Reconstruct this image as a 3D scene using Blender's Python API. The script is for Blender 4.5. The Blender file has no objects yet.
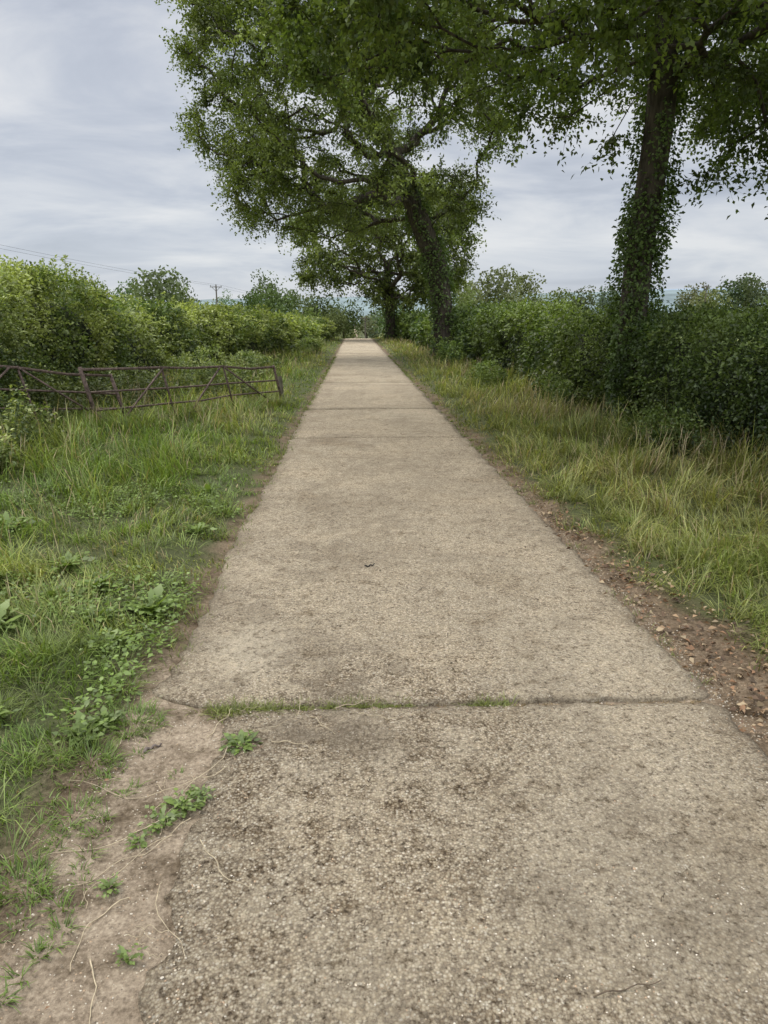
import bpy, math, numpy as np
from mathutils import Vector
R = np.random.default_rng(7)
sc = bpy.context.scene

# ------------------------------------------------------------------ helpers
TAB = np.random.default_rng(3).random((256,256))
def vn(x,y,s=1.0,o=0):
    x=np.asarray(x,float)*s+17.3*o+1000; y=np.asarray(y,float)*s+9.7*o+1000
    xi=np.floor(x).astype(int); yi=np.floor(y).astype(int)
    fx=x-xi; fy=y-yi; fx=fx*fx*(3-2*fx); fy=fy*fy*(3-2*fy)
    a=TAB[xi&255,yi&255]; b=TAB[(xi+1)&255,yi&255]; c=TAB[xi&255,(yi+1)&255]; d=TAB[(xi+1)&255,(yi+1)&255]
    return (a*(1-fx)+b*fx)*(1-fy)+(c*(1-fx)+d*fx)*fy
def fbm(x,y,s=1.0,o=0,n=3):
    t=0;w=0
    for k in range(n):
        t=t+vn(x,y,s*2**k,o+k*3)*0.5**k; w+=0.5**k
    return t/w
def ss(a,b,x):
    t=np.clip((np.asarray(x,float)-a)/(b-a),0,1); return t*t*(3-2*t)
def nrm(v): return v/(np.linalg.norm(v,axis=-1,keepdims=True)+1e-9)
def rsph(n): return nrm(R.normal(size=(n,3)))

class B:
    def __init__(s): s.v=[];s.q=[];s.c=[];s.n=0
    def add(s,v,q,c):
        v=np.asarray(v,np.float32).reshape(-1,3)
        s.v.append(v); s.q.append(np.asarray(q,np.int32).reshape(-1,4)+s.n)
        c=np.asarray(c,np.float32)
        if c.ndim==1: c=np.tile(c,(len(v),1))
        s.c.append(c[:,:3]); s.n+=len(v)
    def make(s,name,mat,parent=None,smooth=False):
        v=np.concatenate(s.v); q=np.concatenate(s.q); c=np.concatenate(s.c)
        me=bpy.data.meshes.new(name)
        me.vertices.add(len(v)); me.vertices.foreach_set("co",v.ravel())
        me.loops.add(len(q)*4); me.loops.foreach_set("vertex_index",q.ravel())
        me.polygons.add(len(q)); me.polygons.foreach_set("loop_start",np.arange(0,len(q)*4,4,dtype=np.int32))
        if smooth: me.polygons.foreach_set("use_smooth",np.ones(len(q),bool))
        me.update(calc_edges=True)
        a=me.attributes.new("col",'FLOAT_COLOR','POINT')
        a.data.foreach_set("color",np.concatenate([c,np.ones((len(c),1),np.float32)],1).ravel())
        me.materials.append(mat)
        ob=bpy.data.objects.new(name,me); sc.collection.objects.link(ob)
        if parent: ob.parent=parent
        print(name,len(q)); return ob
def empty(name):
    e=bpy.data.objects.new(name,None); sc.collection.objects.link(e); return e

def leaves(b,P,D,N,L,W,C,fold=0.18):
    n=len(P); D=nrm(D); S=nrm(np.cross(D,N)); N=np.cross(S,D)
    L=np.broadcast_to(L,(n,))[:,None]; W=np.broadcast_to(W,(n,))[:,None]
    m=P+D*L*0.42
    v=np.stack([P,m+S*W*.5+N*W*fold,P+D*L-N*L*.08,m-S*W*.5+N*W*fold],1)
    b.add(v,np.arange(n*4).reshape(n,4),np.repeat(C,4,axis=0))
def ribbons(b,P,az,lean,bend,L,W,prof,C,tipc=None):
    n=len(P); ns=len(prof)-1
    h=np.stack([np.cos(az),np.sin(az),np.zeros(n)],1); s=np.stack([-np.sin(az),np.cos(az),np.zeros(n)],1)
    up=np.array([0,0,1.]); cur=P.copy(); rows=[];cs=[]
    for k in range(ns+1):
        w=(W*prof[k]*.5)[:,None]
        rows+= [cur-s*w,cur+s*w]
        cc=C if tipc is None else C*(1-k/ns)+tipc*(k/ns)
        cs+=[cc,cc]
        a=lean+bend*(k+.5)/ns
        cur=cur+(h*np.sin(a)[:,None]+up*np.cos(a)[:,None])*(L/ns)[:,None]
    v=np.stack(rows,1); c=np.stack(cs,1); m=2*(ns+1)
    q=np.array([[2*k,2*k+1,2*k+3,2*k+2] for k in range(ns)])
    q=(np.arange(n)*m)[:,None,None]+q[None]
    b.add(v,q,c.reshape(-1,3))
def tube(b,pts,rad,sides,col,cap=False,rot=0):
    pts=np.asarray(pts,float); n=len(pts); rad=np.broadcast_to(rad,(n,))
    t=np.gradient(pts,axis=0); t=nrm(t)
    ref=np.array([0,0,1.]) if abs(t[0][2])<.8 else np.array([1.,0,0])
    u=nrm(np.cross(t,ref)); w=np.cross(u,t)
    a=np.arange(sides)*2*math.pi/sides+rot
    ring=(pts[:,None]+(u[:,None]*np.cos(a)[None,:,None]+w[:,None]*np.sin(a)[None,:,None])*rad[:,None,None])
    i=np.arange(n-1)[:,None]*sides; j=np.arange(sides)[None]; j2=(j+1)%sides
    q=np.stack([i+j,i+j2,i+sides+j2,i+sides+j],-1).reshape(-1,4)
    v=ring.reshape(-1,3)
    if cap and sides==4:
        q=np.concatenate([q,[[3,2,1,0]],[[(n-1)*4,(n-1)*4+1,(n-1)*4+2,(n-1)*4+3]]])
    b.add(v,q,col)

# ------------------------------------------------------------------ materials
def newmat(name):
    m=bpy.data.materials.new(name); m.use_nodes=True; nt=m.node_tree
    for n in list(nt.nodes): nt.nodes.remove(n)
    o=nt.nodes.new('ShaderNodeOutputMaterial'); return m,nt,o
def N(nt,t,**k):
    n=nt.nodes.new(t)
    for a,v in k.items(): setattr(n,a,v)
    return n
def foliage(name,trans=.35,gloss=.05,tint=(1.2,1.3,.6),rough=.45,base=(1.16,1.0,.92)):
    m,nt,o=newmat(name); l=nt.links.new
    at=N(nt,'ShaderNodeAttribute',attribute_name='col')
    m0=N(nt,'ShaderNodeMixRGB',blend_type='MULTIPLY'); m0.inputs[0].default_value=1; m0.inputs[2].default_value=(*base,1)
    l(at.outputs['Color'],m0.inputs[1]); col=m0.outputs[0]
    p=N(nt,'ShaderNodeBsdfDiffuse')
    tr=N(nt,'ShaderNodeBsdfTranslucent')
    mu=N(nt,'ShaderNodeMixRGB',blend_type='MULTIPLY'); mu.inputs[0].default_value=1; mu.inputs[2].default_value=(*tint,1)
    l(col,p.inputs['Color']); l(col,mu.inputs[1]); l(mu.outputs[0],tr.inputs['Color'])
    mx=N(nt,'ShaderNodeMixShader'); mx.inputs[0].default_value=trans
    l(p.outputs[0],mx.inputs[1]); l(tr.outputs[0],mx.inputs[2])
    if gloss>0:
        g=N(nt,'ShaderNodeBsdfGlossy'); g.inputs['Roughness'].default_value=rough; g.inputs['Color'].default_value=(.8,.8,.8,1)
        m2=N(nt,'ShaderNodeMixShader'); m2.inputs[0].default_value=gloss
        l(mx.outputs[0],m2.inputs[1]); l(g.outputs[0],m2.inputs[2]); l(m2.outputs[0],o.inputs[0])
    else: l(mx.outputs[0],o.inputs[0])
    return m
M_leaf=foliage('leaf_material',.30,.04); M_grass=foliage('grass_material',.3,.03)
def simple(name,rough=.9,nscale=30,amt=.5,bump=.5,bdist=.01,nz=1.0):
    m,nt,o=newmat(name); l=nt.links.new
    at=N(nt,'ShaderNodeAttribute',attribute_name='col')
    tc=N(nt,'ShaderNodeTexCoord'); mp=N(nt,'ShaderNodeMapping'); mp.inputs['Scale'].default_value=(1,1,nz)
    l(tc.outputs['Object'],mp.inputs[0])
    no=N(nt,'ShaderNodeTexNoise'); no.inputs['Scale'].default_value=nscale; no.inputs['Detail'].default_value=6
    l(mp.outputs[0],no.inputs['Vector'])
    mr=N(nt,'ShaderNodeMapRange'); mr.inputs[1].default_value=.3; mr.inputs[2].default_value=.7
    mr.inputs[3].default_value=1-amt; mr.inputs[4].default_value=1+amt
    l(no.outputs[0],mr.inputs[0])
    mu=N(nt,'ShaderNodeVectorMath',operation='SCALE'); l(at.outputs['Color'],mu.inputs[0]); l(mr.outputs[0],mu.inputs['Scale'])
    p=N(nt,'ShaderNodeBsdfPrincipled'); p.inputs['Roughness'].default_value=rough; p.inputs['Specular IOR Level'].default_value=.25
    l(mu.outputs[0],p.inputs['Base Color'])
    if bump>0:
        bp=N(nt,'ShaderNodeBump'); bp.inputs['Strength'].default_value=bump; bp.inputs['Distance'].default_value=bdist
        l(no.outputs[0],bp.inputs['Height']); l(bp.outputs[0],p.inputs['Normal'])
    l(p.outputs[0],o.inputs[0]); return m
M_bark=simple('bark_material',.95,14,.6,1,.05,.25)
M_rust=simple('rusty_metal',.8,25,.6,.5,.004)
M_dry=simple('dry_plant_material',.8,60,.3,.3,.002)
M_stone=simple('stone_material',.85,200,.25,.3,.001)
M_wood=simple('pole_wood',.9,8,.3,.3,.01)
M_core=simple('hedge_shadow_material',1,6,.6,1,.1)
M_far=simple('distant_hill_material',1,.012,.25,0,.1)

def ramp(nt,stops,fac=None):
    r=N(nt,'ShaderNodeValToRGB'); e=r.color_ramp.elements
    while len(e)<len(stops): e.new(.5)
    for i,(p,c) in enumerate(stops):
        e[i].position=p; e[i].color=(*c,1) if len(c)==3 else c
    if fac is not None: nt.links.new(fac,r.inputs[0])
    return r
def noise(nt,vec,scale,detail=4,rough=.55,dist=0):
    n=N(nt,'ShaderNodeTexNoise'); n.inputs['Scale'].default_value=scale; n.inputs['Detail'].default_value=detail
    n.inputs['Roughness'].default_value=rough; n.inputs['Distortion'].default_value=dist
    nt.links.new(vec,n.inputs['Vector']); return n
def mixc(nt,f,a,b,mode='MIX'):
    m=N(nt,'ShaderNodeMixRGB',blend_type=mode)
    for i,x in enumerate((f,a,b)):
        if hasattr(x,'is_linked') or hasattr(x,'links'): nt.links.new(x,m.inputs[i])
        elif isinstance(x,tuple): m.inputs[i].default_value=(*x,1)
        else: m.inputs[i].default_value=x
    return m.outputs[0]
def mathn(nt,op,a,b=None):
    m=N(nt,'ShaderNodeMath',operation=op)
    for i,x in enumerate((a,b)):
        if x is None: continue
        if hasattr(x,'links'): nt.links.new(x,m.inputs[i])
        else: m.inputs[i].default_value=x
    return m.outputs[0]

# concrete
m,nt,o=newmat('concrete_aggregate'); M_road=m; l=nt.links.new
tc=N(nt,'ShaderNodeTexCoord'); V=tc.outputs['Object']
at=N(nt,'ShaderNodeAttribute',attribute_name='col')   # r: dirt factor, g: smooth mortar
sp=N(nt,'ShaderNodeSeparateColor'); l(at.outputs['Color'],sp.inputs[0])
vo=N(nt,'ShaderNodeTexVoronoi'); vo.inputs['Scale'].default_value=120; l(V,vo.inputs['Vector'])
vo2=N(nt,'ShaderNodeTexVoronoi'); vo2.inputs['Scale'].default_value=280; l(V,vo2.inputs['Vector'])
big=noise(nt,V,.9,7,.66); med=noise(nt,V,6,6,.7); fine=noise(nt,V,160,4,.75); grit=noise(nt,V,48,6,.8); sand=noise(nt,V,12,7,.78)
stone=ramp(nt,[(0,(.19,.145,.10)),(.3,(.46,.38,.265)),(.6,(.63,.535,.385)),(.85,(.72,.625,.465)),(1,(.86,.79,.65))])
sepv=N(nt,'ShaderNodeSeparateColor'); l(vo.outputs['Color'],sepv.inputs[0]); l(sepv.outputs[0],stone.inputs[0])
edge=ramp(nt,[(0.22,(1,1,1)),(.75,(.38,.32,.26))],vo.outputs['Distance'])
c1=mixc(nt,1.0,stone.outputs[0],edge.outputs[0],'MULTIPLY')
mort=ramp(nt,[(.3,(.49,.41,.295)),(.7,(.74,.645,.49))],fine.outputs[0])
msk=ramp(nt,[(.38,(0,0,0)),(.62,(1,1,1))],med.outputs[0])
mf=mathn(nt,'MULTIPLY',msk.outputs[0],.45)
mf2=mathn(nt,'MAXIMUM',mf,sp.outputs[1])
c2=mixc(nt,mf2,c1,mort.outputs[0])
st=ramp(nt,[(.32,(.78,.75,.70)),(.47,(1,1,.99)),(.66,(1.14,1.12,1.08))],big.outputs[0])
c3=mixc(nt,1.0,c2,st.outputs[0],'MULTIPLY')
gr=ramp(nt,[(.36,(.28,.245,.21)),(.46,(.95,.95,.95)),(.65,(1.14,1.14,1.12))],grit.outputs[0])
c4=mixc(nt,.95,c3,gr.outputs[0],'MULTIPLY')
sd=ramp(nt,[(.36,(.60,.56,.50)),(.48,(1,1,1)),(.64,(1.13,1.12,1.09))],sand.outputs[0])
c4=mixc(nt,.85,c4,sd.outputs[0],'MULTIPLY')
c5=mixc(nt,sp.outputs[0],c4,(.20,.16,.11))
p=N(nt,'ShaderNodeBsdfPrincipled'); p.inputs['Roughness'].default_value=.92; p.inputs['Specular IOR Level'].default_value=.2
l(c5,p.inputs['Base Color'])
h1=mathn(nt,'MULTIPLY',vo.outputs['Distance'],-1.0)
h1b=mathn(nt,'MULTIPLY',h1,mathn(nt,'SUBTRACT',1.0,mathn(nt,'MULTIPLY',mf2,.75)))
h2=mathn(nt,'ADD',h1b,mathn(nt,'MULTIPLY',vo2.outputs['Distance'],-.45))
h3=mathn(nt,'ADD',h2,mathn(nt,'MULTIPLY',grit.outputs[0],2.8))
bp=N(nt,'ShaderNodeBump'); bp.inputs['Strength'].default_value=1; bp.inputs['Distance'].default_value=.009
l(h3,bp.inputs['Height']); l(bp.outputs[0],p.inputs['Normal']); l(p.outputs[0],o.inputs[0])

# ground
m,nt,o=newmat('ground_soil_and_turf'); M_ground=m; l=nt.links.new
tc=N(nt,'ShaderNodeTexCoord'); V=tc.outputs['Object']
at=N(nt,'ShaderNodeAttribute',attribute_name='col'); sp=N(nt,'ShaderNodeSeparateColor'); l(at.outputs['Color'],sp.inputs[0])
a=noise(nt,V,4.5,8,.75); b_=noise(nt,V,60,6,.78); f_=noise(nt,V,.02,4)
dirt=ramp(nt,[(.3,(.14,.11,.08)),(.5,(.33,.27,.195)),(.7,(.52,.44,.33))],b_.outputs[0])
dv=ramp(nt,[(.38,(.40,.36,.31)),(.5,(.88,.84,.80)),(.62,(1.16,1.13,1.1))],a.outputs[0])
d2=mixc(nt,1.0,dirt.outputs[0],dv.outputs[0],'MULTIPLY')
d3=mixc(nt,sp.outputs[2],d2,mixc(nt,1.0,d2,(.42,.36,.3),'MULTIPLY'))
turf=ramp(nt,[(.3,(.04,.045,.02)),(.55,(.09,.10,.04)),(.75,(.17,.16,.08))],b_.outputs[0])
field=ramp(nt,[(.4,(.14,.19,.05)),(.6,(.23,.24,.10))],f_.outputs[0])
g1=mixc(nt,sp.outputs[1],turf.outputs[0],field.outputs[0])
g2=mixc(nt,sp.outputs[0],g1,d3)
p=N(nt,'ShaderNodeBsdfPrincipled'); p.inputs['Roughness'].default_value=.95; p.inputs['Specular IOR Level'].default_value=.15
l(g2,p.inputs['Base Color'])
hh=mathn(nt,'ADD',b_.outputs[0],mathn(nt,'MULTIPLY',a.outputs[0],2.0))
bp=N(nt,'ShaderNodeBump'); bp.inputs['Strength'].default_value=.9; bp.inputs['Distance'].default_value=.012
l(hh,bp.inputs['Height']); l(bp.outputs[0],p.inputs['Normal']); l(p.outputs[0],o.inputs[0])

# ------------------------------------------------------------------ terrain
RL,RR=-0.89,1.55
def drop(y): return -np.minimum(7.,.0022*np.maximum(0,np.asarray(y,float)-64)**2)
def gz(x,y):
    x=np.asarray(x,float); y=np.asarray(y,float)
    off=np.maximum(RL-x,x-RR)
    v=ss(.02,.5,off)
    base=-.016*(1-ss(-.10,.05,off))
    nearp=ss(2.9,2.6,y)*ss(.45,-.1,np.abs(x+.75)-.25)
    base=base+.014*nearp
    bump=v*(.02+.07*(fbm(x,y,.9,1)-.4)+.02*vn(x,y,4,2))
    rise=.10*ss(.8,3,np.where(x<0,off,off*.6))
    return base+bump*ss(400,60,np.abs(y))+rise+drop(y)
def axis(fine0,fine1,step,lo,hi,g=1.12):
    a=list(np.arange(fine0,fine1+1e-6,step)); s=step
    while a[-1]<hi: s*=g; a.append(a[-1]+s)
    s=step
    while a[0]>lo: s*=g; a.insert(0,a[0]-s)
    return np.array(a)
def lefted(y): return np.where(y<2.76,-1.0,-.91)+ .12*(vn(y,y*0,2.2,5)-.5)+.07*(vn(y,y*0,9,6)-.5)
def righted(y): return 1.60+.28*np.exp(-np.maximum(y-3.0,0)/1.8)+.14*(vn(y,y*0+3,1.8,7)-.5)+.10*(vn(y,y*0,8,8)-.5)
def grid(name,xs,ys,zf,cf,mat,smooth=True):
    X,Y=np.meshgrid(xs,ys); Z=zf(X,Y); C=cf(X,Y)
    nx=len(xs);ny=len(ys)
    i=(np.arange(ny-1)[:,None]*nx+np.arange(nx-1)[None]).ravel()
    b=B(); b.add(np.stack([X,Y,Z],-1),np.stack([i,i+1,i+1+nx,i+nx],1),C.reshape(-1,3)); return b.make(name,mat,smooth=smooth)
def gcol(X,Y):
    e=np.maximum(lefted(Y)-X,X-righted(Y))+.25*(fbm(X,Y,5,33)-.5)
    d=1-ss(0,.25,e)
    f=ss(9,14,np.abs(X))
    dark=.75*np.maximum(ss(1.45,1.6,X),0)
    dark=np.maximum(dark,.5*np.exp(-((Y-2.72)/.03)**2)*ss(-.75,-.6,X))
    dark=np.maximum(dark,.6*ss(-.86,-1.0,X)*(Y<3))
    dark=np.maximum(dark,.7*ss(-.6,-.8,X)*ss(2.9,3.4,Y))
    return np.stack([d,f,dark],-1)
grid('ground',axis(-6,6,.06,-5000,5000,1.16),axis(0,14,.06,-200,6000,1.1),gz,gcol,M_ground)

# concrete path slabs
joints=[-9,-3.2,2.72,9.9,13.2,19,36,60,78,100]
b=B()
for k in range(len(joints)-1):
    far_=joints[k]>10
    g_=.002 if joints[k]>3 else .006
    g2_=.002 if joints[k+1]>3 else .006
    y0=joints[k]+g_; y1=joints[k+1]-g2_
    st=.03 if k in(1,2) else (.08 if y0<12 else .4)
    ys=np.linspace(y0,y1,int((y1-y0)/st)+2); nx=90 if k in (1,2) else 24
    us=np.linspace(0,1,nx)
    U,Y=np.meshgrid(us,ys)
    left=RL+.07*(vn(Y,Y*0,1.7,11)-.5)+.05*(vn(Y,Y*0,12,12)-.5)+.025*(vn(Y,Y*0,30,14)-.5)
    nearm=ss(2.9,2.65,Y)
    left=left+nearm*(.34+.12*(vn(Y,Y*0,2.0,13)-.5)+.05*(vn(Y,Y*0,9,14)-.5))
    right=RR+.05*(vn(Y,Y*0,2.1,15)-.5)+.04*(vn(Y,Y*0,10,16)-.5)+.025*(vn(Y,Y*0,30,17)-.5)
    X=left+(right-left)*U
    jj=((vn(X,X*0+k,9,40)-.5)*.05+(vn(X,X*0+k,30,41)-.5)*.035)*(1 if k in(1,2) else .3)
    jj0=((vn(X,X*0+k+1,9,40)-.5)*.05+(vn(X,X*0+k+1,30,41)-.5)*.035)*(1 if k in(1,2) else .3)
    Yj=Y+np.abs(jj)*np.exp(-(Y-y0)/.06)-np.abs(jj0)*np.exp(-(y1-Y)/.06)
    Z=.012+.010*(1-((X-.33)/1.22)**2)+.010*(fbm(X,Y,1.3,9)-.5)+drop(Y)
    Z=Z-.004*R.random(Z.shape)*(1 if k in(1,2) else 0)
    ey=np.minimum(Y-y0,y1-Y); Z=Z-(.002 if far_ else .010)*np.exp(-ey/.04)-.008*np.exp(-np.minimum(X-left,right-X)/.05)
    e=np.minimum(X-left,right-X); el=np.where(X-left<right-X,1,0)
    lj=ss(.9,-.3,X)*.6+.4
    dirt=np.exp(-e/.09)*(.75-.35*el*nearm)*(.3+.9*vn(X,Y,6,17))+np.exp(-(Y-y0)/.025)*lj*(.7 if joints[k]<3 else .2)*(vn(X,Y,9,19)*1.2)+np.exp(-(y1-Y)/.06)*lj*(.8 if joints[k+1]<3 else .2)*(vn(X,Y,9,18)*1.3)
    patch=ss(.52,.70,fbm(X,Y,.8,21))*.3*fbm(X,Y,9,23)
    stn=np.exp(-((X+.15)/.5)**2-((Y-2.98)/.28)**2)*ss(.42,.62,fbm(X,Y,9,24,4))*.6+np.exp(-((X+.15)/.35)**2-((Y-2.5)/.2)**2)*ss(.35,.58,fbm(X,Y,9,25,4))*.7
    stn=np.maximum(stn,.3*ss(.52,.68,fbm(X,Y*.4,1.1,27))*ss(.35,.6,fbm(X,Y,9,28,4)))
    stn=np.maximum(stn,.3*ss(.60,.74,fbm(X,Y,2.3,29,4))*ss(.3,.6,fbm(X,Y,12,30,3)))
    dirt=np.clip(np.maximum(np.maximum(dirt,patch),stn),0,.8)
    sm=np.clip(ss(.54,.72,fbm(X,Y,.7,31))*.5+np.exp(-((X+.55)/.3)**2-((Y-3.3)/.5)**2)*.8,0,.85)
    sm=np.maximum(sm,.35*ss(2.8,3.4,Y))
    C=np.stack([dirt,sm,0*sm],-1)
    Xs=np.concatenate([X[:,:1],X,X[:,-1:]],1); Ys=np.concatenate([Yj[:,:1],Yj,Yj[:,-1:]],1)
    Zs=np.concatenate([Z[:,:1]-.05,Z,Z[:,-1:]-.05],1); Cs=np.concatenate([C[:,:1],C,C[:,-1:]],1)
    Xs=np.concatenate([Xs[:1],Xs,Xs[-1:]]);Ys=np.concatenate([Ys[:1],Ys,Ys[-1:]]);Zs=np.concatenate([Zs[:1]-.05,Zs,Zs[-1:]-.05]);Cs=np.concatenate([Cs[:1],Cs,Cs[-1:]])
    ny_,nx_=Xs.shape; i=(np.arange(ny_-1)[:,None]*nx_+np.arange(nx_-1)[None]).ravel()
    b.add(np.stack([Xs,Ys,Zs],-1),np.stack([i,i+1,i+1+nx_,i+nx_],1),Cs.reshape(-1,3))
b.make('concrete_path',M_road)

# ------------------------------------------------------------------ grass
b=B()
def samp(x0f,x1f,y0,y1,dens):
    out=[]
    y=y0
    while y<y1:
        dy=min(.5 if y<15 else 2,y1-y); w=abs(x1f-x0f); n=int(dens(y+dy/2)*w*dy)
        out.append(np.stack([R.uniform(x0f,x1f,n),R.uniform(y,y+dy,n)],1)); y+=dy
    return np.concatenate(out)
def den(y): return 6000/(1+(max(y,1.5)/3.0)**1.8)
def grasszone(x0,x1,y0,y1,dens,side):
    p=samp(x0,x1,y0,y1,dens); x,y=p[:,0],p[:,1]
    e=(lefted(y)-x) if side<0 else (x-righted(y))
    cl=fbm(x,y,5.0,50); cl2=fbm(x,y,.7,53); cl3=fbm(x,y,2.0,57)
    keep=(e>0)&(R.random(len(x))<ss(-.02,.16,e)*.75+.25)&(R.random(len(x))<.12+1.5*ss(.30,.58,cl))
    x,y,e,cl,cl2,cl3=x[keep],y[keep],e[keep],cl[keep],cl2[keep],cl3[keep]; n=len(x)
    if side<0:
        H=.055+.05*ss(0,.6,e)+.08*ss(.5,2.2,e)+.07*ss(3.5,8,y)*ss(.1,1.2,e)
    else:
        H=.06+.11*ss(0,.5,e)+.12*ss(.4,1.6,e)
    H=H*(.2+1.6*cl)*R.uniform(.5,1.4,n)*(.6+.8*ss(.35,.65,cl3))
    d=np.maximum(2.2,np.hypot(x,y))
    W=.0052*np.maximum(1,d/3.4)**.70*R.uniform(.5,1.4,n)
    az=R.uniform(0,2*math.pi,n)
    az=az*.6+.4*6.28*vn(x,y,2.5,58)*2
    lean=R.uniform(0,.6,n); bend=R.uniform(.3,2.0,n)
    if side<0:
        c0=np.array([.12,.205,.045]); c1=np.array([.30,.36,.12])
    else:
        c0=np.array([.14,.205,.055]); c1=np.array([.29,.325,.125])
    t=np.clip(.12+1.8*(cl2-.42)+1.2*(cl3-.5)+R.normal(0,.28,n)+(.15 if side>0 else 0)+.14*ss(4,9,y),0,1)[:,None]
    C=(c0*(1-t)+c1*t)*R.uniform(.6,1.4,(n,1))*(.7+.6*ss(.3,.7,cl))[:,None]
    straw=R.random(n)<(.07 if side<0 else .11)*(.4+1.2*ss(.4,.6,cl2)); C[straw]=np.array([.42,.37,.22])*R.uniform(.6,1.1,(straw.sum(),1))
    P=np.stack([x,y,gz(x,y)-.01],1)
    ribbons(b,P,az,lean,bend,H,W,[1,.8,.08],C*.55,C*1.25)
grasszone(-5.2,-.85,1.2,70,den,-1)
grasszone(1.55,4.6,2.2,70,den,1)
for side,(x0,x1),k in ((-1,(-5.0,-1.4),18),(1,(1.9,4.3),26)):
    p=samp(x0,x1,3.0,70,lambda y:k/(1+(y/14)**1.5)*3); x,y=p.T
    kp=R.random(len(x))<1.4*ss(.40,.66,fbm(x,y,.8,61)); x,y=x[kp],y[kp]; n=len(x)
    e=np.maximum(lefted(y)-x,x-righted(y)); H=(.16+.24*ss(.3,1.6,e))*R.uniform(.6,1.3,n)
    d=np.hypot(x,y); P=np.stack([x,y,gz(x,y)],1); C=np.array([.40,.37,.23])*R.uniform(.6,1.1,(n,1))
    az=R.uniform(0,6.3,n)
    ribbons(b,P,az,R.uniform(0,.3,n),R.uniform(.1,.7,n),H,.0016*np.maximum(1,d/5)**.8,[1,.8,.8,.9,2.6,2.2,.3],C)
def tuft(cx,cy,n,r,h,c=(.125,.21,.045),fy=.6):
    a=R.uniform(0,6.3,n); rr=r*np.sqrt(R.random(n)); x=cx+rr*np.cos(a); y=cy+rr*np.sin(a)*fy
    P=np.stack([x,y,np.maximum(gz(x,y),-.012)],1)
    C=np.array(c)*R.uniform(.6,1.4,(n,1))
    d=max(1,math.hypot(cx,cy)/3.5)
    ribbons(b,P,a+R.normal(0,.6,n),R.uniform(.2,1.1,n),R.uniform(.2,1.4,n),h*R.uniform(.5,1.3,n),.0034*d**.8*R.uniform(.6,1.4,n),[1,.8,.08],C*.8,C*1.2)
for x in np.concatenate([R.uniform(-.62,.22,50),R.uniform(.42,.75,12),R.normal(-.02,.07,44),R.normal(-.35,.08,44),R.normal(.18,.03,20),R.normal(.56,.04,20),R.normal(-.55,.05,24)]):
    tuft(x,2.72+R.normal(0,.020),int(R.integers(8,26)),.035,R.uniform(.018,.06),tuple(np.array([.18,.23,.07])*R.uniform(.7,1.25)),.9)
for x in R.uniform(-.7,1.5,70): tuft(x,2.72+R.normal(0,.010),8,.018,.016,(.22,.19,.11))
for k in range(70):
    y=R.uniform(1.3,2.75); tuft(R.uniform(-1.05,-.80),y,18,.03,R.uniform(.02,.05))
for (x,y,n,r,h) in ((-.93,2.62,260,.12,.07),(-1.0,2.35,200,.1,.07),(-.98,1.75,160,.08,.06),(-.66,2.28,14,.03,.03),(-.95,2.05,100,.08,.05)): tuft(x,y,n,r,h,fy=1)
for k in range(230):
    y=1.4+R.exponential(4.5); x=-1.05-abs(R.normal(0,1.1)); tuft(x,y,int(70/(1+y/6)),R.uniform(.04,.11),R.uniform(.08,.17),tuple(np.array([.17,.25,.07])*R.uniform(.75,1.3)),1)
for k in range(200):
    y=3+R.exponential(6); x=1.95+abs(R.normal(0,1.0)); tuft(x,y,int(80/(1+y/7)),R.uniform(.05,.13),R.uniform(.12,.27),tuple(np.array([.21,.26,.09])*R.uniform(.7,1.25)),1)
for s in np.linspace(0,1,60):
    x=-1.3+(-5.0+1.3)*s; y=14.3+(8.2-14.3)*s; tuft(x+R.normal(0,.2),y+R.normal(0,.2),60,.2,R.uniform(.18,.42),(.18,.235,.075),1)
for jy,w_ in ((9.9,1),(13.2,1),(19,.5)):
    for x in np.concatenate([R.uniform(RL,-.4,int(14*w_)),R.uniform(-.3,1.5,5)]): tuft(x,jy+R.normal(0,.03),16,.06,.03,(.15,.18,.07))
for y in R.uniform(2.8,34,520):
    s=R.random()<.55; tuft(RL-.04+.11*R.random() if s else RR-.05+.12*R.random(),y,14,.05,.05,(.15,.20,.06))
b.make('grass_verge',M_grass)

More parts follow.
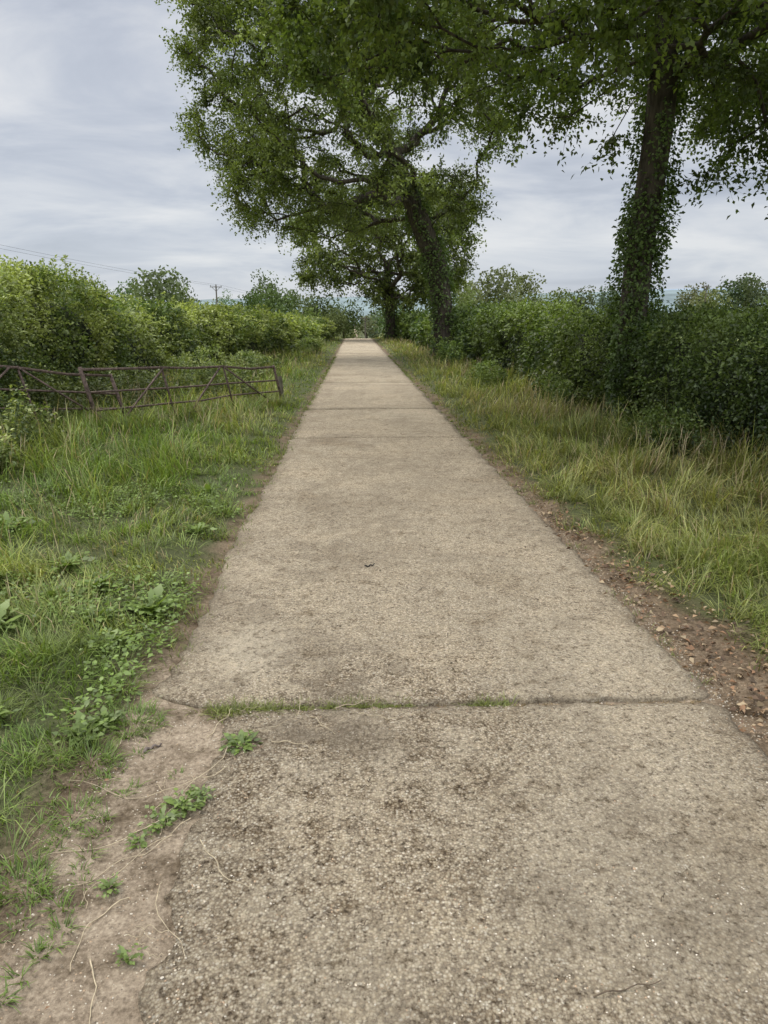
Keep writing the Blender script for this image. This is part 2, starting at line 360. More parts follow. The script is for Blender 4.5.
# broad-leaved herbs amongst the near-left grass
b=B()
p=samp(-3.6,-.95,1.3,9,lambda y:4200/(1+(y/4)**2)); x,y=p.T
kp=(R.random(len(x))<ss(.48,.62,fbm(x,y,1.6,71)))&(x<lefted(y)-.03); x,y=x[kp],y[kp]; n=len(x)
a=R.uniform(0,6.3,n); D=np.stack([np.cos(a),np.sin(a),R.uniform(-.2,.5,n)],1)
P=np.stack([x,y,gz(x,y)+R.uniform(.01,.095,n)],1)
leaves(b,P,D,nrm(np.array([0,0,1.])+.35*R.normal(size=(n,3))),R.uniform(.014,.042,n),R.uniform(.010,.026,n),np.array([.135,.22,.055])*R.uniform(.6,1.6,(n,1)),.1)
b.make('clover',M_leaf)
def rosette(name,cx,cy,n,L,zl=0.0,c=(.13,.205,.055),flat=1.0):
    b=B(); a=np.arange(n)*2.4+R.uniform(0,6); z=float(gz(cx,cy)) if not(RL+.3<cx<RR) else .0
    P=np.tile(np.array([[cx,cy,z+zl]]),(n,1))+R.normal(0,.004,(n,3))
    Ls=L*R.uniform(.45,1.15,n)
    C=np.array(c)*R.uniform(.7,1.5,(n,1))
    ribbons(b,P,a+R.normal(0,.3,n),R.uniform(.3,1.0,n)*flat,R.uniform(.3,1.2,n),Ls,Ls*R.uniform(.25,.45,n),[.08,.14,.75,.55,1.0,.7,.85,.4,.04],C*.85,C*1.1)
    m_=n*6; a2=R.uniform(0,6.3,m_); r2=L*R.uniform(.05,.8,m_)
    P2=np.stack([cx+r2*np.cos(a2),cy+r2*np.sin(a2),z+zl+R.uniform(.005,.35*L+.01,m_)],1)
    D2=np.stack([np.cos(a2),np.sin(a2),R.uniform(-.2,.4,m_)],1)
    leaves(b,P2,D2,nrm(np.array([0,0,1.])+.3*R.normal(size=(m_,3))),L*R.uniform(.15,.4,m_),L*R.uniform(.12,.28,m_),np.array(c)*R.uniform(.6,1.5,(m_,1)),.12)
    return b.make(name,M_leaf)
for cx,cy,n,L in ((-.455,2.44,14,.085),(-.60,2.09,10,.08),(-.66,2.02,9,.07),(-.55,2.14,9,.06),(-.70,1.93,8,.05),(-.73,1.74,6,.045),(-.60,1.5,6,.045),
     (-1.15,3.75,14,.16),(-1.25,3.3,12,.13),(-1.08,2.5,10,.11),(-1.02,2.58,9,.09),(-1.55,4.0,14,.16),(-1.85,4.4,14,.18),(-2.2,4.1,14,.18),(-1.9,3.5,12,.17),(-1.4,3.6,12,.14),(-1.75,3.9,12,.14),
     (-1.25,1.9,10,.10),(-1.5,2.6,12,.12),(-2.6,5.2,14,.2),(-1.2,5.2,10,.14),(2.3,4.2,9,.10),(2.15,5.4,10,.10),(-1.35,6.4,12,.15),(-2.2,3.2,12,.15)):
    rosette('broadleaf_weed',cx,cy,n,L,flat=1.2 if L<.1 else 1)

# ------------------------------------------------------------------ litter
b=B()
n=1900; y=2.4+R.exponential(3.0,n)
x=1.57+np.abs(R.normal(0,1,n))*(.10+.20*np.exp(-np.maximum(y-3.2,0)/2.0))+R.normal(0,.04,n)
a=R.uniform(0,6.3,n); D=np.stack([np.cos(a),np.sin(a),R.normal(0,.25,n)],1)
on=(x<RR)
P=np.stack([x,y,np.where(on,.026,gz(x,y)+.008)+R.uniform(0,.02,n)+drop(y)],1)
pal=np.array([[.28,.16,.085],[.36,.24,.135],[.18,.115,.07],[.43,.33,.20],[.14,.10,.065]])
L=R.uniform(.010,.046,n)*(1-.3*(y>6))
leaves(b,P,D,nrm(np.array([0,0,1.])+.5*R.normal(size=(n,3))),L,L*R.uniform(.3,.65,n),pal[R.integers(0,5,n)]*R.uniform(.6,1.2,(n,1)),.3)
n=260; y=R.uniform(1.3,14,n); x=np.where(R.random(n)<.6,R.normal(-.9,.12,n),R.uniform(-.8,1.5,n))
a=R.uniform(0,6.3,n); D=np.stack([np.cos(a),np.sin(a),R.normal(0,.1,n)],1)
P=np.stack([x,y,np.where((x>RL)&((y>2.7)|(x>-.5)),.027,gz(x,y)+.01)],1); L=R.uniform(.006,.022,n)
leaves(b,P,D,nrm(np.array([0,0,1.])+.3*R.normal(size=(n,3))),L,L*.55,pal[R.integers(0,5,n)]*R.uniform(.5,1.0,(n,1)),.3)
b.make('fallen_leaves',foliage('dead_leaf_material',.15,.03,(1,.9,.7),.8,(1,1,1)))

# pebbles
b=B()
def pebbles(x,y,z,r,C):
    n=len(x); o=np.array([[1,0,0],[0,1,0],[-1,0,0],[0,-1,0],[.5,.5,.75],[-.5,.5,.75],[-.5,-.5,.75],[.5,-.5,.75]])
    base=np.tile(o[None],(n,1,1))*(1+R.normal(0,.2,(n,8,1)))
    a=R.uniform(0,6.3,n); ca,sa=np.cos(a),np.sin(a)
    sx=R.uniform(.8,1.4,n); v=base*np.stack([sx,np.ones(n),R.uniform(.45,.8,n)],1)[:,None]
    vx=v[...,0]*ca[:,None]-v[...,1]*sa[:,None]; vy=v[...,0]*sa[:,None]+v[...,1]*ca[:,None]
    v=np.stack([vx*r[:,None]+x[:,None],vy*r[:,None]+y[:,None],v[...,2]*r[:,None]+z[:,None]],-1)
    q=np.array([[0,1,5,4],[1,2,6,5],[2,3,7,6],[3,0,4,7],[4,5,6,7]])
    b.add(v,(np.arange(n)*8)[:,None,None]+q[None],np.repeat(C,8,0))
n=16000; x=R.uniform(-.6,RR-.02,n); y=.9+R.exponential(1.6,n); kp=(y<9)&(np.abs(y-2.72)>.03)&((y>2.75)|(x>-.5)); x,y=x[kp],y[kp]; n=len(x)
z=.012+.010*(1-((x-.33)/1.22)**2)+.010*(fbm(x,y,1.3,9)-.5)-.004
pc=np.array([[.58,.50,.37],[.38,.31,.21],[.65,.58,.46],[.20,.165,.12],[.46,.33,.21]])
pebbles(x,y,z,R.uniform(.0015,.0040,n),pc[R.integers(0,5,n)]*R.uniform(.75,1.0,(n,1)))
n=4500; y=R.uniform(1.0,3.0,n); x=R.uniform(-1.05,-.5,n); pebbles(x,y,gz(x,y)-.001,R.uniform(.001,.0035,n),pc[R.integers(0,5,n)]*.85)
n=2500; y=2.4+R.exponential(3,n); x=R.normal(1.60,.05,n); pebbles(x,y,gz(x,y)-.001,R.uniform(.002,.005,n),pc[R.integers(0,5,n)]*.7)
b.make('gravel',M_stone)

# dry stems and twigs
b=B()
def stem(x0,y0,a,L,r=.0022,curl=.25,col=(.46,.38,.25)):
    n=12; pts=[];x,y=x0,y0
    for k in range(n):
        zz=.008+float(gz(x,y)) if not((y>2.7 or x>-.58) and x>RL) else .027
        pts.append([x,y,max(zz,.0)+.006*math.sin(k*1.3+x0*9)])
        a+=R.normal(0,curl); x+=math.cos(a)*L/n; y+=math.sin(a)*L/n
    tube(b,pts,np.linspace(r,r*.5,n),5,col)
for s in ((-.50,2.40,-1.9,.75),(-.62,2.1,-2.2,.5),(-.48,2.28,-2.0,.35),(-.55,2.0,-1.9,.45),(-.6,1.95,-2.5,.4),(-.58,1.75,-1.5,.35),(-.66,1.7,-2.6,.3),(-.5,1.9,-1.2,.3),
  (-.25,2.75,-1.25,.28),(-.2,2.62,-.4,.2),(-.34,2.44,0.0,.2),(-.6,2.5,1.2,.22),(-.95,2.55,-.9,.2),(-.85,2.65,-1.5,.2),(-.1,2.68,.1,.25),(-.7,1.5,-1,.22),(.0,2.62,-.3,.18)):
    stem(*s,r=R.uniform(.0014,.0024))
for k in range(34):
    stem(R.uniform(-1.1,-.5),R.uniform(1.3,2.7),R.uniform(0,6.3),R.uniform(.05,.14),.0011)
for k in range(60):
    y=R.uniform(1.3,12); stem(R.uniform(-.4,1.5),y,R.uniform(0,6.3),R.uniform(.015,.08),R.uniform(.001,.0022),.2,(.12,.09,.06))
stem(.56,1.33,.15,.2,.0022,.05,(.12,.09,.06)); stem(.05,4.45,.3,.09,.006,.1,(.04,.035,.03)); stem(-.82,2.42,1.2,.08,.007,.1,(.16,.13,.11))
for k in range(110):
    y=2.4+R.exponential(3); stem(R.normal(1.70,.12),y,R.uniform(0,6.3),R.uniform(.05,.22),.0016,.2,(.26,.20,.13))
b.make('dry_stems',M_dry)

# ------------------------------------------------------------------ hedges
def leafcloud(b,c,out,rc,n,L,col,drop_=.0,aspect=.6):
    m=len(c); c=np.repeat(c,n,0); ou=np.repeat(out,n,0); rc=np.repeat(rc,n)[:,None]; L=np.repeat(L,n)
    u=nrm(rsph(m*n)+ou*.55); r=R.random((m*n,1))**.45
    P=c+u*rc*r
    D=nrm(u+.8*R.normal(size=P.shape)+np.array([0,0,-drop_])); Nn=nrm(u*.5+np.array([0,0,.7])+.55*R.normal(size=P.shape))
    C=np.repeat(col,n,0)*R.uniform(.6,1.45,(m*n,1))
    leaves(b,P,D,Nn,L*R.uniform(.7,1.3,m*n),L*aspect*R.uniform(.8,1.2,m*n),C)
def hedge(name,xf,width,hf,y0,y1,side,L0,pal,cov=1.7,shoots=3,dref=10,shoot_h=.45,lump=.5,sd=0,spt=(1.12,1.1,.95)):
    root=empty(name); b=B(); y=y0; sh=B()
    def HF(q): return hf(q)+lump*.6*(float(fbm(q,0,.6,100+sd,4))-.5)*2
    def bulge(yy,zz): return (fbm(yy,zz*.5+5,.55,80+sd)-.5)*1.9*lump+(fbm(yy,zz,1.7,82+sd)-.5)*.9*lump
    while y<y1:
        dy=1.0 if y<30 else 2.0; d=max(7,math.hypot(xf(y),y)); L=L0*max(1,d/dref)
        rc=.2*max(1,(d/dref)**.5); nl=60
        for part,wgt in (('f',1.0),('t',.8),('b',.3)):
            h=hf(y); ln=h if part!='t' else width
            m=int(R.poisson(ln*dy*cov*wgt/(nl*.3*L*L)))
            if m==0: continue
            yy=R.uniform(y,y+dy,m); hh=np.array([HF(q) for q in yy]); xx=np.array([xf(q) for q in yy])
            if part=='f':
                z=hh*R.random(m)**.9
                px_=xx-side*(bulge(yy,z)-.25*(z/hh)**3); out=np.tile([-side,0,.25],(m,1))
            elif part=='b':
                z=hh*R.random(m); px_=xx+side*width; out=np.tile([side,0,.25],(m,1))
            else:
                t=R.random(m); px_=xx+side*(t*width+.1); z=hh+(fbm(yy,px_,1.2,84)-.5)*.9*lump-.1; out=np.tile([0,0,1.],(m,1))
            c=np.stack([px_,yy,z+gz(px_,yy)],1)
            tt=.5+1.6*(fbm(yy,z+px_*.5,.9,86+sd)-.5)*2+R.normal(0,.3,m)
            spc=ss(.52,.62,fbm(yy,z*.6,.45,140+sd))[:,None]
            col=pal[0]*(1-np.clip(tt,0,1))[:,None]+pal[1]*np.clip(tt,0,1)[:,None]
            col=col*(1-spc)+(col*np.array(spt))*spc
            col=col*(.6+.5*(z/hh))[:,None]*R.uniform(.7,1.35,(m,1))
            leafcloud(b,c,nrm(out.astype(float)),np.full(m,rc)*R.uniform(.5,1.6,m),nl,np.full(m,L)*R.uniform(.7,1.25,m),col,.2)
        ns=R.poisson(shoots*dy)
        for _ in range(ns):
            yy=R.uniform(y,y+dy); front=R.random()<.35; t=R.random(); H=shoot_h*R.uniform(.4,1.7)
            if float(fbm(yy,3,.7,150+sd))<.42: H*=.5
            a=R.uniform(0,6.3); ln=R.uniform(0,.35)
            if front:
                z0=HF(yy)*R.uniform(.45,.95); px_=xf(yy)-side*float(bulge(yy,z0)); a=(math.pi if side>0 else 0)+R.normal(0,.7); ln=R.uniform(.5,1.0)
            else: px_=xf(yy)+side*t*width*.9; z0=HF(yy)-.1
            k=7
            pts=np.array([[px_+math.cos(a)*ln*H*s**1.5,yy+math.sin(a)*ln*H*s**1.5,z0+H*(s-(.8*s*s if front else .1*s*s))+float(drop(yy))] for s in np.linspace(0,1,k)])
            tube(sh,pts,np.linspace(.005,.0018,k)*max(1,d/15),4,(.10,.12,.045))
            nn=int(12+50*H*min(1,dref/d*1.5)); s=R.random(nn); P=np.stack([np.interp(s,np.linspace(0,1,k),pts[:,i]) for i in range(3)],1)
            u=rsph(nn); u[:,2]=np.abs(u[:,2])*.6
            leaves(b,P,u,rsph(nn)+np.array([0,0,1.]),L*R.uniform(.6,1.2,nn),L*.5,pal[1]*1.2*R.uniform(.7,1.3,(nn,1)))
        y+=dy
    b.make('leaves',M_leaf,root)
    if sh.v: sh.make('shoots',M_bark,root)
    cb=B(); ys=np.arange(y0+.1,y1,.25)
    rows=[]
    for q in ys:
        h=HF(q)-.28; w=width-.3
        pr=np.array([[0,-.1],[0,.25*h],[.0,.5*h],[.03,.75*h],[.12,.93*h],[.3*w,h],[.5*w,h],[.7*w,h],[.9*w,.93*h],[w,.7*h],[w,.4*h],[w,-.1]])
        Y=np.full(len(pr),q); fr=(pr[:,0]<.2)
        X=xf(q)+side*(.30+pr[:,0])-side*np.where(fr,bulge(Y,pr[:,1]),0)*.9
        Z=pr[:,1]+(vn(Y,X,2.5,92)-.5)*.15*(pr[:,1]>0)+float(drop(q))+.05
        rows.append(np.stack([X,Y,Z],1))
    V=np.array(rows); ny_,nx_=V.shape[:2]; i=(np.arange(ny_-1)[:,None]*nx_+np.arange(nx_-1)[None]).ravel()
    cb.add(V,np.stack([i,i+1,i+1+nx_,i+nx_],1),(.03,.036,.016)); cb.make('dark_inner_core',M_core,root)  # solid dark core stands in for the hedge's shaded interior, blocks see-through
    return root
pr=np.array([[.052,.095,.026],[.14,.21,.056]]); pl=np.array([[.09,.15,.044],[.26,.34,.12]])
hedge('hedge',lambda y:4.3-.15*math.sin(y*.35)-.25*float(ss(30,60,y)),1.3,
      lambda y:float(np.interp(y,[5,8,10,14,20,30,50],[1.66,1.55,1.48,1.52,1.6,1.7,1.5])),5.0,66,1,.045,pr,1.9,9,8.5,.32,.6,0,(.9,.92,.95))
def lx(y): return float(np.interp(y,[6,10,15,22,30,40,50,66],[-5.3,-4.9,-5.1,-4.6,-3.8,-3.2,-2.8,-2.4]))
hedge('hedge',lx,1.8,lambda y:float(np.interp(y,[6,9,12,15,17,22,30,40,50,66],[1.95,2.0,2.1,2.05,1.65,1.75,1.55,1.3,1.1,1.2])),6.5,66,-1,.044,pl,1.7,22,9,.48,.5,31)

def bush(name,cx,cy,rx,ry,h,L,pal,m=120,tall=10):
    root=empty(name); b=B(); u=rsph(m); u[:,2]=np.abs(u[:,2]); r=R.random(m)**.35
    c=np.stack([cx+u[:,0]*rx*r,cy+u[:,1]*ry*r,u[:,2]*h*r+gz(cx,cy)],1)
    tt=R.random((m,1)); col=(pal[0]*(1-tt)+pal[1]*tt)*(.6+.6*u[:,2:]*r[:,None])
    leafcloud(b,c,u,R.uniform(.08,.22,m),60,np.full(m,L)*R.uniform(.7,1.2,m),col,.2)
    st=B()
    for k in range(tall):
        a=R.uniform(0,6.3); q=R.random()**.5; x=cx+rx*q*math.cos(a); y=cy+ry*q*math.sin(a); H=h*R.uniform(.8,1.4); l2=R.uniform(0,.3)
        pts=np.array([[x+l2*s*s*math.cos(a),y+l2*s*s*math.sin(a),H*s] for s in np.linspace(0,1,6)])
        tube(st,pts,np.linspace(.005,.002,6),4,(.12,.15,.06)); nn=36; s=R.uniform(.2,1,nn)
        P=np.stack([np.interp(s,np.linspace(0,1,6),pts[:,i]) for i in range(3)],1); uu=rsph(nn); uu[:,2]*=.3
        leaves(b,P,uu,rsph(nn)*.5+np.array([0,0,1.]),L*1.3*R.uniform(.7,1.3,nn),L*.7,pal[1]*R.uniform(.7,1.2,(nn,1)))
    b.make('leaves',M_leaf,root)
    if st.v: st.make('stems',M_bark,root)
bush('bramble_bush',-4.45,8.3,.85,1.1,.75,.05,pl,170,18)
bush('bramble_bush',-3.9,7.2,.45,.6,.36,.045,pl,70,10)
bush('bramble_bush',-4.7,10.6,.7,1.1,.8,.05,pl*.65,130,18)
bush('bramble_bush',-4.1,13.0,.7,1.3,.65,.05,pl*.65,120,14)
bush('bramble_bush',-3.0,15.2,.9,1.2,.6,.055,pl*.8,110,12)
bush('bramble_bush',3.75,8.4,.35,.8,.5,.045,pr,50,10)
bush('bramble_bush',-3.7,17.6,.9,1.4,.8,.06,pl,80,10)
bush('bramble_bush',-2.9,20.5,.8,1.8,.6,.065,pl,70,10)
bush('bramble_bush',3.8,13.5,.35,1.2,.5,.05,pr*1.1,50,8)
bush('bramble_bush',3.4,18.5,.4,1.6,.5,.06,pr*1.2,50,8)
bush('bramble_bush',3.5,26,.5,2.5,.8,.08,pr*1.3,60,8)
bush('bramble_bush',-2.3,36,.6,3.0,.7,.10,pl*1.1,60,8)

# ------------------------------------------------------------------ trees
def tree(name,trunk,rtrunk,att,nl,L,pal,twig=.6,seed=1,ivy=0,barkc=(.07,.058,.043),bias=.35,flat=.7,minr=.007,ivyL=.07,pex=.45,twr=.8,ivt=.75,sf=.5):
    global R
    R=np.random.default_rng(seed); root=empty(name)
    wood=B(); nodes=[np.array(p,float) for p in trunk]; par=[-1]+list(range(len(trunk)-1)); plen=[0.0]
    for k in range(1,len(nodes)): plen.append(plen[-1]+np.linalg.norm(nodes[k]-nodes[k-1]))
    nt_=len(nodes); start=int(nt_*sf)
    paths=[]; ends=[]
    top=nodes[-1]; order=np.argsort(np.linalg.norm(att-top,axis=1))
    for a in att[order]:
        A=np.array(nodes[start:]); PL=np.array(plen[start:])
        ds=np.linalg.norm(A-a,axis=1); pen=np.where(A[:,2]>a[2]+.3,1.2 if sf<.6 else .2,0)
        j=int(np.argmin(ds+bias*PL+pen))+start; p0=nodes[j]; pd=nodes[j]-nodes[par[j]] if par[j]>=0 else np.array([0,0,1.])
        pd=pd/(np.linalg.norm(pd)+1e-6); dist=np.linalg.norm(a-p0); k=max(2,int(dist/.45)+1)
        ctrl=p0+pd*dist*.35+np.array([0,0,.12*dist])
        idx=[j]
        for s in np.linspace(0,1,k+1)[1:]:
            q=(1-s)**2*p0+2*s*(1-s)*ctrl+s*s*a+R.normal(0,.045*min(dist,2.0),3)*(s<1)
            nodes.append(q); par.append(idx[-1]); plen.append(plen[idx[-1]]+np.linalg.norm(q-nodes[idx[-1]])); idx.append(len(nodes)-1)
        paths.append(idx); ends.append(len(nodes)-1)
    area=np.zeros(len(nodes))
    for e in ends: area[e]+=1
    for k in range(len(nodes)-1,0,-1):
        if par[k]>=0: area[par[k]]+=area[k]
    rad=np.maximum(rtrunk*twr*(area/area[0])**.5,minr)
    NP=np.array(nodes)
    tp=NP[:nt_]; tr=rad[:nt_].copy(); s=np.linspace(0,1,nt_); tr=np.maximum(tr,rtrunk*(1-.45*s)*.8); tr[0]*=1.5; tr[1]*=1.12
    tube(wood,tp,tr,18,barkc)
    for idx in paths:
        r=rad[idx].copy(); r[0]=min(r[0],r[1]*1.15); tube(wood,NP[idx],r,7 if r[1]>.05 else 5,barkc)
    lf=B(); E=NP[ends]
    ex=[k for k in range(nt_,len(nodes)) if area[k]<=3 and R.random()<pex]
    E=np.concatenate([E,NP[ex]]); m=len(E); cen=att.mean(0)
    bright=R.uniform(.55,1.5,m); nt2=10; per=max(3,nl//nt2)
    out=nrm(E-cen); c=np.repeat(E,nt2,0); o_=np.repeat(out,nt2,0); T=m*nt2
    d=nrm(rsph(T)+o_*.5); d[:,2]*=flat; d=nrm(d); tl=twig*R.uniform(.5,1.3,T)
    s=np.tile(np.linspace(.12,1,per),T)+R.normal(0,.04,T*per); dd=np.repeat(d,per,0); tt=np.repeat(tl,per)
    P=np.repeat(c,per,0)+dd*(s*tt)[:,None]+np.array([0,0,-1.])*(.15*tt*s*s)[:,None]
    P+=R.normal(0,.08*twig,P.shape)
    D=nrm(dd*.6+rsph(len(P))*.9+np.array([0,0,-.15])); Nn=nrm(np.array([0,0,1.])+.6*R.normal(size=P.shape))
    t=np.clip(np.repeat(np.repeat(R.random(m),nt2),per)*.7+R.random(len(P))*.4,0,1)[:,None]
    C=(pal[0]*(1-t)+pal[1]*t)*np.repeat(np.repeat(bright,nt2),per)[:,None]*R.uniform(.75,1.25,(len(P),1))
    leaves(lf,P,D,Nn,L*R.uniform(.6,1.25,len(P)),L*.6*R.uniform(.8,1.2,len(P)),C)
    az=np.arctan2(d[:,1],d[:,0]); lean=np.arccos(np.clip(d[:,2],-1,1))
    ribbons(wood,c,az,lean,np.full(T,.15),tl,np.full(T,minr*1.1),[1,.7,.3],np.tile(barkc,(T,1)))
    wood.make('trunk_and_branches',M_bark,root,smooth=True)
    lf.make('foliage',M_leaf,root)
    if ivy:
        iv=B(); n=ivy; s=R.random(n)**1.1; seg=np.linspace(0,1,nt_)
        C0=np.stack([np.interp(s,seg,tp[:,i]) for i in range(3)],1); a=R.uniform(0,6.3,n)
        cl=vn(a*1.2,s*9,1,5)
        kp=R.random(n)<(.08+1.4*ss(.32,.6,cl))*(1-ivt*ss(.2,.5,s)); C0,a,s,cl=C0[kp],a[kp],s[kp],cl[kp]; n=len(s)
        rr=np.interp(s,seg,tr)+R.random(n)*(.04+.30*cl*ss(.35,.75,cl))
        u=np.stack([np.cos(a),np.sin(a),np.zeros(n)],1)
        leaves(iv,C0+u*rr[:,None]+R.normal(0,.03,(n,3)),nrm(u+R.normal(0,.6,(n,3))+np.array([0,0,-.5])),nrm(u+.5*R.normal(size=(n,3))+np.array([0,0,.4])),ivyL*R.uniform(.6,1.3,n),ivyL*.8*R.uniform(.7,1.2,n),np.array([.085,.145,.04])*R.uniform(.6,1.7,(n,1)))
        iv.make('ivy',M_leaf,root)
    return root
def crown(n,c,r,p=2.6,shell=.35,seed=0,zmin=None,gap=.35,gs=.45):
    g=np.random.default_rng(seed); out=[]
    while len(out)<n:
        q=g.uniform(-1,1,3); f=(abs(q)**p).sum()**(1/p)
        if f>1 or g.random()>f**shell: continue
        P=np.array(c)+q*np.array(r)
        k=float(vn(P[0]+P[2]*.7,P[1]*.4-P[2]*.5,gs,seed))
        if k<gap and f>.45: continue
        if zmin is not None and P[2]<zmin(P): continue
        if out and np.min(np.linalg.norm(np.array(out)-P,axis=1))<min(r)*.075: continue
        out.append(P)
    return np.array(out)
def lerp_pts(pts,n):
    pts=np.array(pts,float); t=np.linspace(0,1,len(pts)); s=np.linspace(0,1,n)
    return np.stack([np.interp(s,t,pts[:,i]) for i in range(3)],1)
p1=np.array([[.055,.10,.024],[.15,.22,.05]]); p2=np.array([[.07,.115,.03],[.19,.26,.07]])
t1=lerp_pts([(4.45,11.4,-.1),(4.36,11.4,1.2),(4.38,11.4,2.6),(4.46,11.4,3.6),(4.52,11.4,4.5),(4.45,11.3,6.0),(4.6,11.3,7.5)],15)
def z1(P): return 4.62+.15*max(0,P[1]-11)+.35*vn(P[0],P[1],.8,4)-.35*float(ss(6,8,P[0]))
a1=crown(330,(4.2,11.0,8.6),(5.4,5.2,4.5),3.0,.6,5,gap=.2,zmin=z1)
a1b=crown(400,(4.9,11.8,6.1),(5.7,4.6,1.7),4.0,.15,15,gap=.10,zmin=z1)
low=np.array([[6.3,11.5,4.3],[6.6,11.7,4.0],[7.0,11.5,4.3],[7.7,11,4.4],[8.3,11.4,4.5],[5.2,11.2,3.7],[5.4,11.3,3.9],[3.8,11.3,4.2],[5.8,11.6,4.2],[6.9,11.9,3.7],[3.2,11.5,4.5],[2.5,11.6,4.6],[7.4,11.7,4.0],[6.0,11.2,4.4],[6.7,11.0,4.5]])
tree('broadleaf_tree',t1,.29,np.concatenate([low,a1,a1b]),180,.09,p1,.58,11,ivy=22000,flat=.75,ivyL=.06,pex=.35,twr=.72,ivt=.6,sf=.67)
t2=lerp_pts([(3.75,30,-.1),(3.6,30,2),(3.3,30,3.8),(2.7,30,5.2),(2.1,30,6.6),(1.4,30,8.2)],14)
def z2(P): return 4.7+ 1.0*vn(P[0],P[1],.4,8)
a2=crown(520,(-.8,30,9.2),(7.0,5.6,6.2),2.1,.9,9,zmin=z2,gap=.36,gs=.55)
tree('broadleaf_tree',t2,.46,a2,170,.125,p2,.82,12,ivy=9000,bias=.26,flat=.75,minr=.016,ivyL=.11,pex=.28,ivt=.5,twr=.9)
t3=lerp_pts([(3.0,60,-.1),(2.9,60,2),(2.8,60,4),(2.6,60,6)],10)
a3=crown(260,(2.3,60,7.6),(7.2,6.0,4.7),2.3,.6,13,gap=.2)
tree('broadleaf_tree',t3,.5,a3,95,.26,p2*.85,1.15,13,ivy=1500,flat=.75,minr=.02,ivyL=.2)
R=np.random.default_rng(99)

# ------------------------------------------------------------------ distance
far=B()
def fartree(x,y,r,h,z0,col,n=1100,sz=None):
    sz=sz or r*.10; m=26; u=rsph(m); c=np.array([x,y,z0+h*.58])+u*np.array([r*.75,r*.75,h*.30])*R.uniform(.4,1,(m,1))
    k=n//m; cc=np.repeat(c,k,0); w=rsph(m*k); P=cc+w*r*.36*R.uniform(.75,1.05,(m*k,1))
    C=np.array(col)*R.uniform(.7,1.3)*np.array([R.uniform(.9,1.2),1,R.uniform(.85,1.05)])*np.repeat(R.uniform(.65,1.3,m),k)[:,None]*R.uniform(.8,1.2,(m*k,1))
    leaves(far,P,rsph(m*k),nrm(w+.4*R.normal(size=w.shape)),sz*R.uniform(.7,1.4,m*k),sz*.8,C)
    tube(far,[[x,y,z0-1],[x,y,z0+h*.5]],[r*.08,r*.05],6,(.08,.07,.05))
g1=(.10,.145,.06); g2=(.13,.175,.09); g3=(.16,.20,.135)  # paler, greyer greens farther off: haze mixed into the leaf colour
def px(xp,y): return ((xp-384)/710+.04)*y
def ztop(yp,y): return 1.6+(math.tan(math.atan((512-yp)/710)-math.radians(15.1)))*y
def addfar(xp,yp,y,wpx,col,n=1600):
    z0=-7 if y>100 else float(drop(y)); zt=ztop(yp,y); fartree(px(xp,y),y,wpx/2/710*y,(zt-z0)*1.06,z0,col,n)
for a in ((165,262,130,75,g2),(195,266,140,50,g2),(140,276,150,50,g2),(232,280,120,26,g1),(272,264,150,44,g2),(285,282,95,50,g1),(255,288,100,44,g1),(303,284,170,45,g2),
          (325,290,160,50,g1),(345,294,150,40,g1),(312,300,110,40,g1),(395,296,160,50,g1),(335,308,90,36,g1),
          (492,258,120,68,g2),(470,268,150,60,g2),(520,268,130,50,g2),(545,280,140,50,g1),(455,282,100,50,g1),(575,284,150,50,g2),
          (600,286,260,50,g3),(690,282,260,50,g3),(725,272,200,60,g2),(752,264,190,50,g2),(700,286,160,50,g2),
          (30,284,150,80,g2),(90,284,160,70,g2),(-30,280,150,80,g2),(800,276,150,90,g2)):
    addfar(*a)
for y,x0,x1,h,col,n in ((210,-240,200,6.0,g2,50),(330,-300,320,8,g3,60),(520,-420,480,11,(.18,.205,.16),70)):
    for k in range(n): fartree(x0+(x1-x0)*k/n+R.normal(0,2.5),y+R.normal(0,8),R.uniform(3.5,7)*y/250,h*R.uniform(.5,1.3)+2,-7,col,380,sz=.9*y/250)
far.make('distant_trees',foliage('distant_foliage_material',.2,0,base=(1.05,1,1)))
def hills(name,y,x0,x1,hf,col):
    xs=np.linspace(x0,x1,240); b=B(); rows=[]
    for t in np.linspace(0,1,14): rows.append(np.stack([xs,np.full_like(xs,y)+t*900,-10+(hf(xs)+10)*math.sin(t*math.pi/2)+fbm(xs,xs*0+t*30,.02,3)*3],1))
    V=np.array(rows); nx_=len(xs); i=(np.arange(13)[:,None]*nx_+np.arange(nx_-1)[None]).ravel()
    C=np.array(col)*(.8+.5*fbm(V[...,0],V[...,1],.006,7))[...,None]
    b.add(V,np.stack([i,i+1,i+1+nx_,i+nx_],1),C.reshape(-1,3)); b.make(name,M_far,smooth=True)
hills('hills',1400,-3000,3500,lambda x:42+38*ss(-900,1100,x)+14*fbm(x,x*0,.002,2)+5*fbm(x,x*0,.02,4),(.17,.215,.215))  # bluish hill colours have the distance haze painted in
hills('hills',3000,-5000,6000,lambda x:75+80*ss(-500,2500,x)+40*fbm(x,x*0,.001,5),(.25,.31,.37))

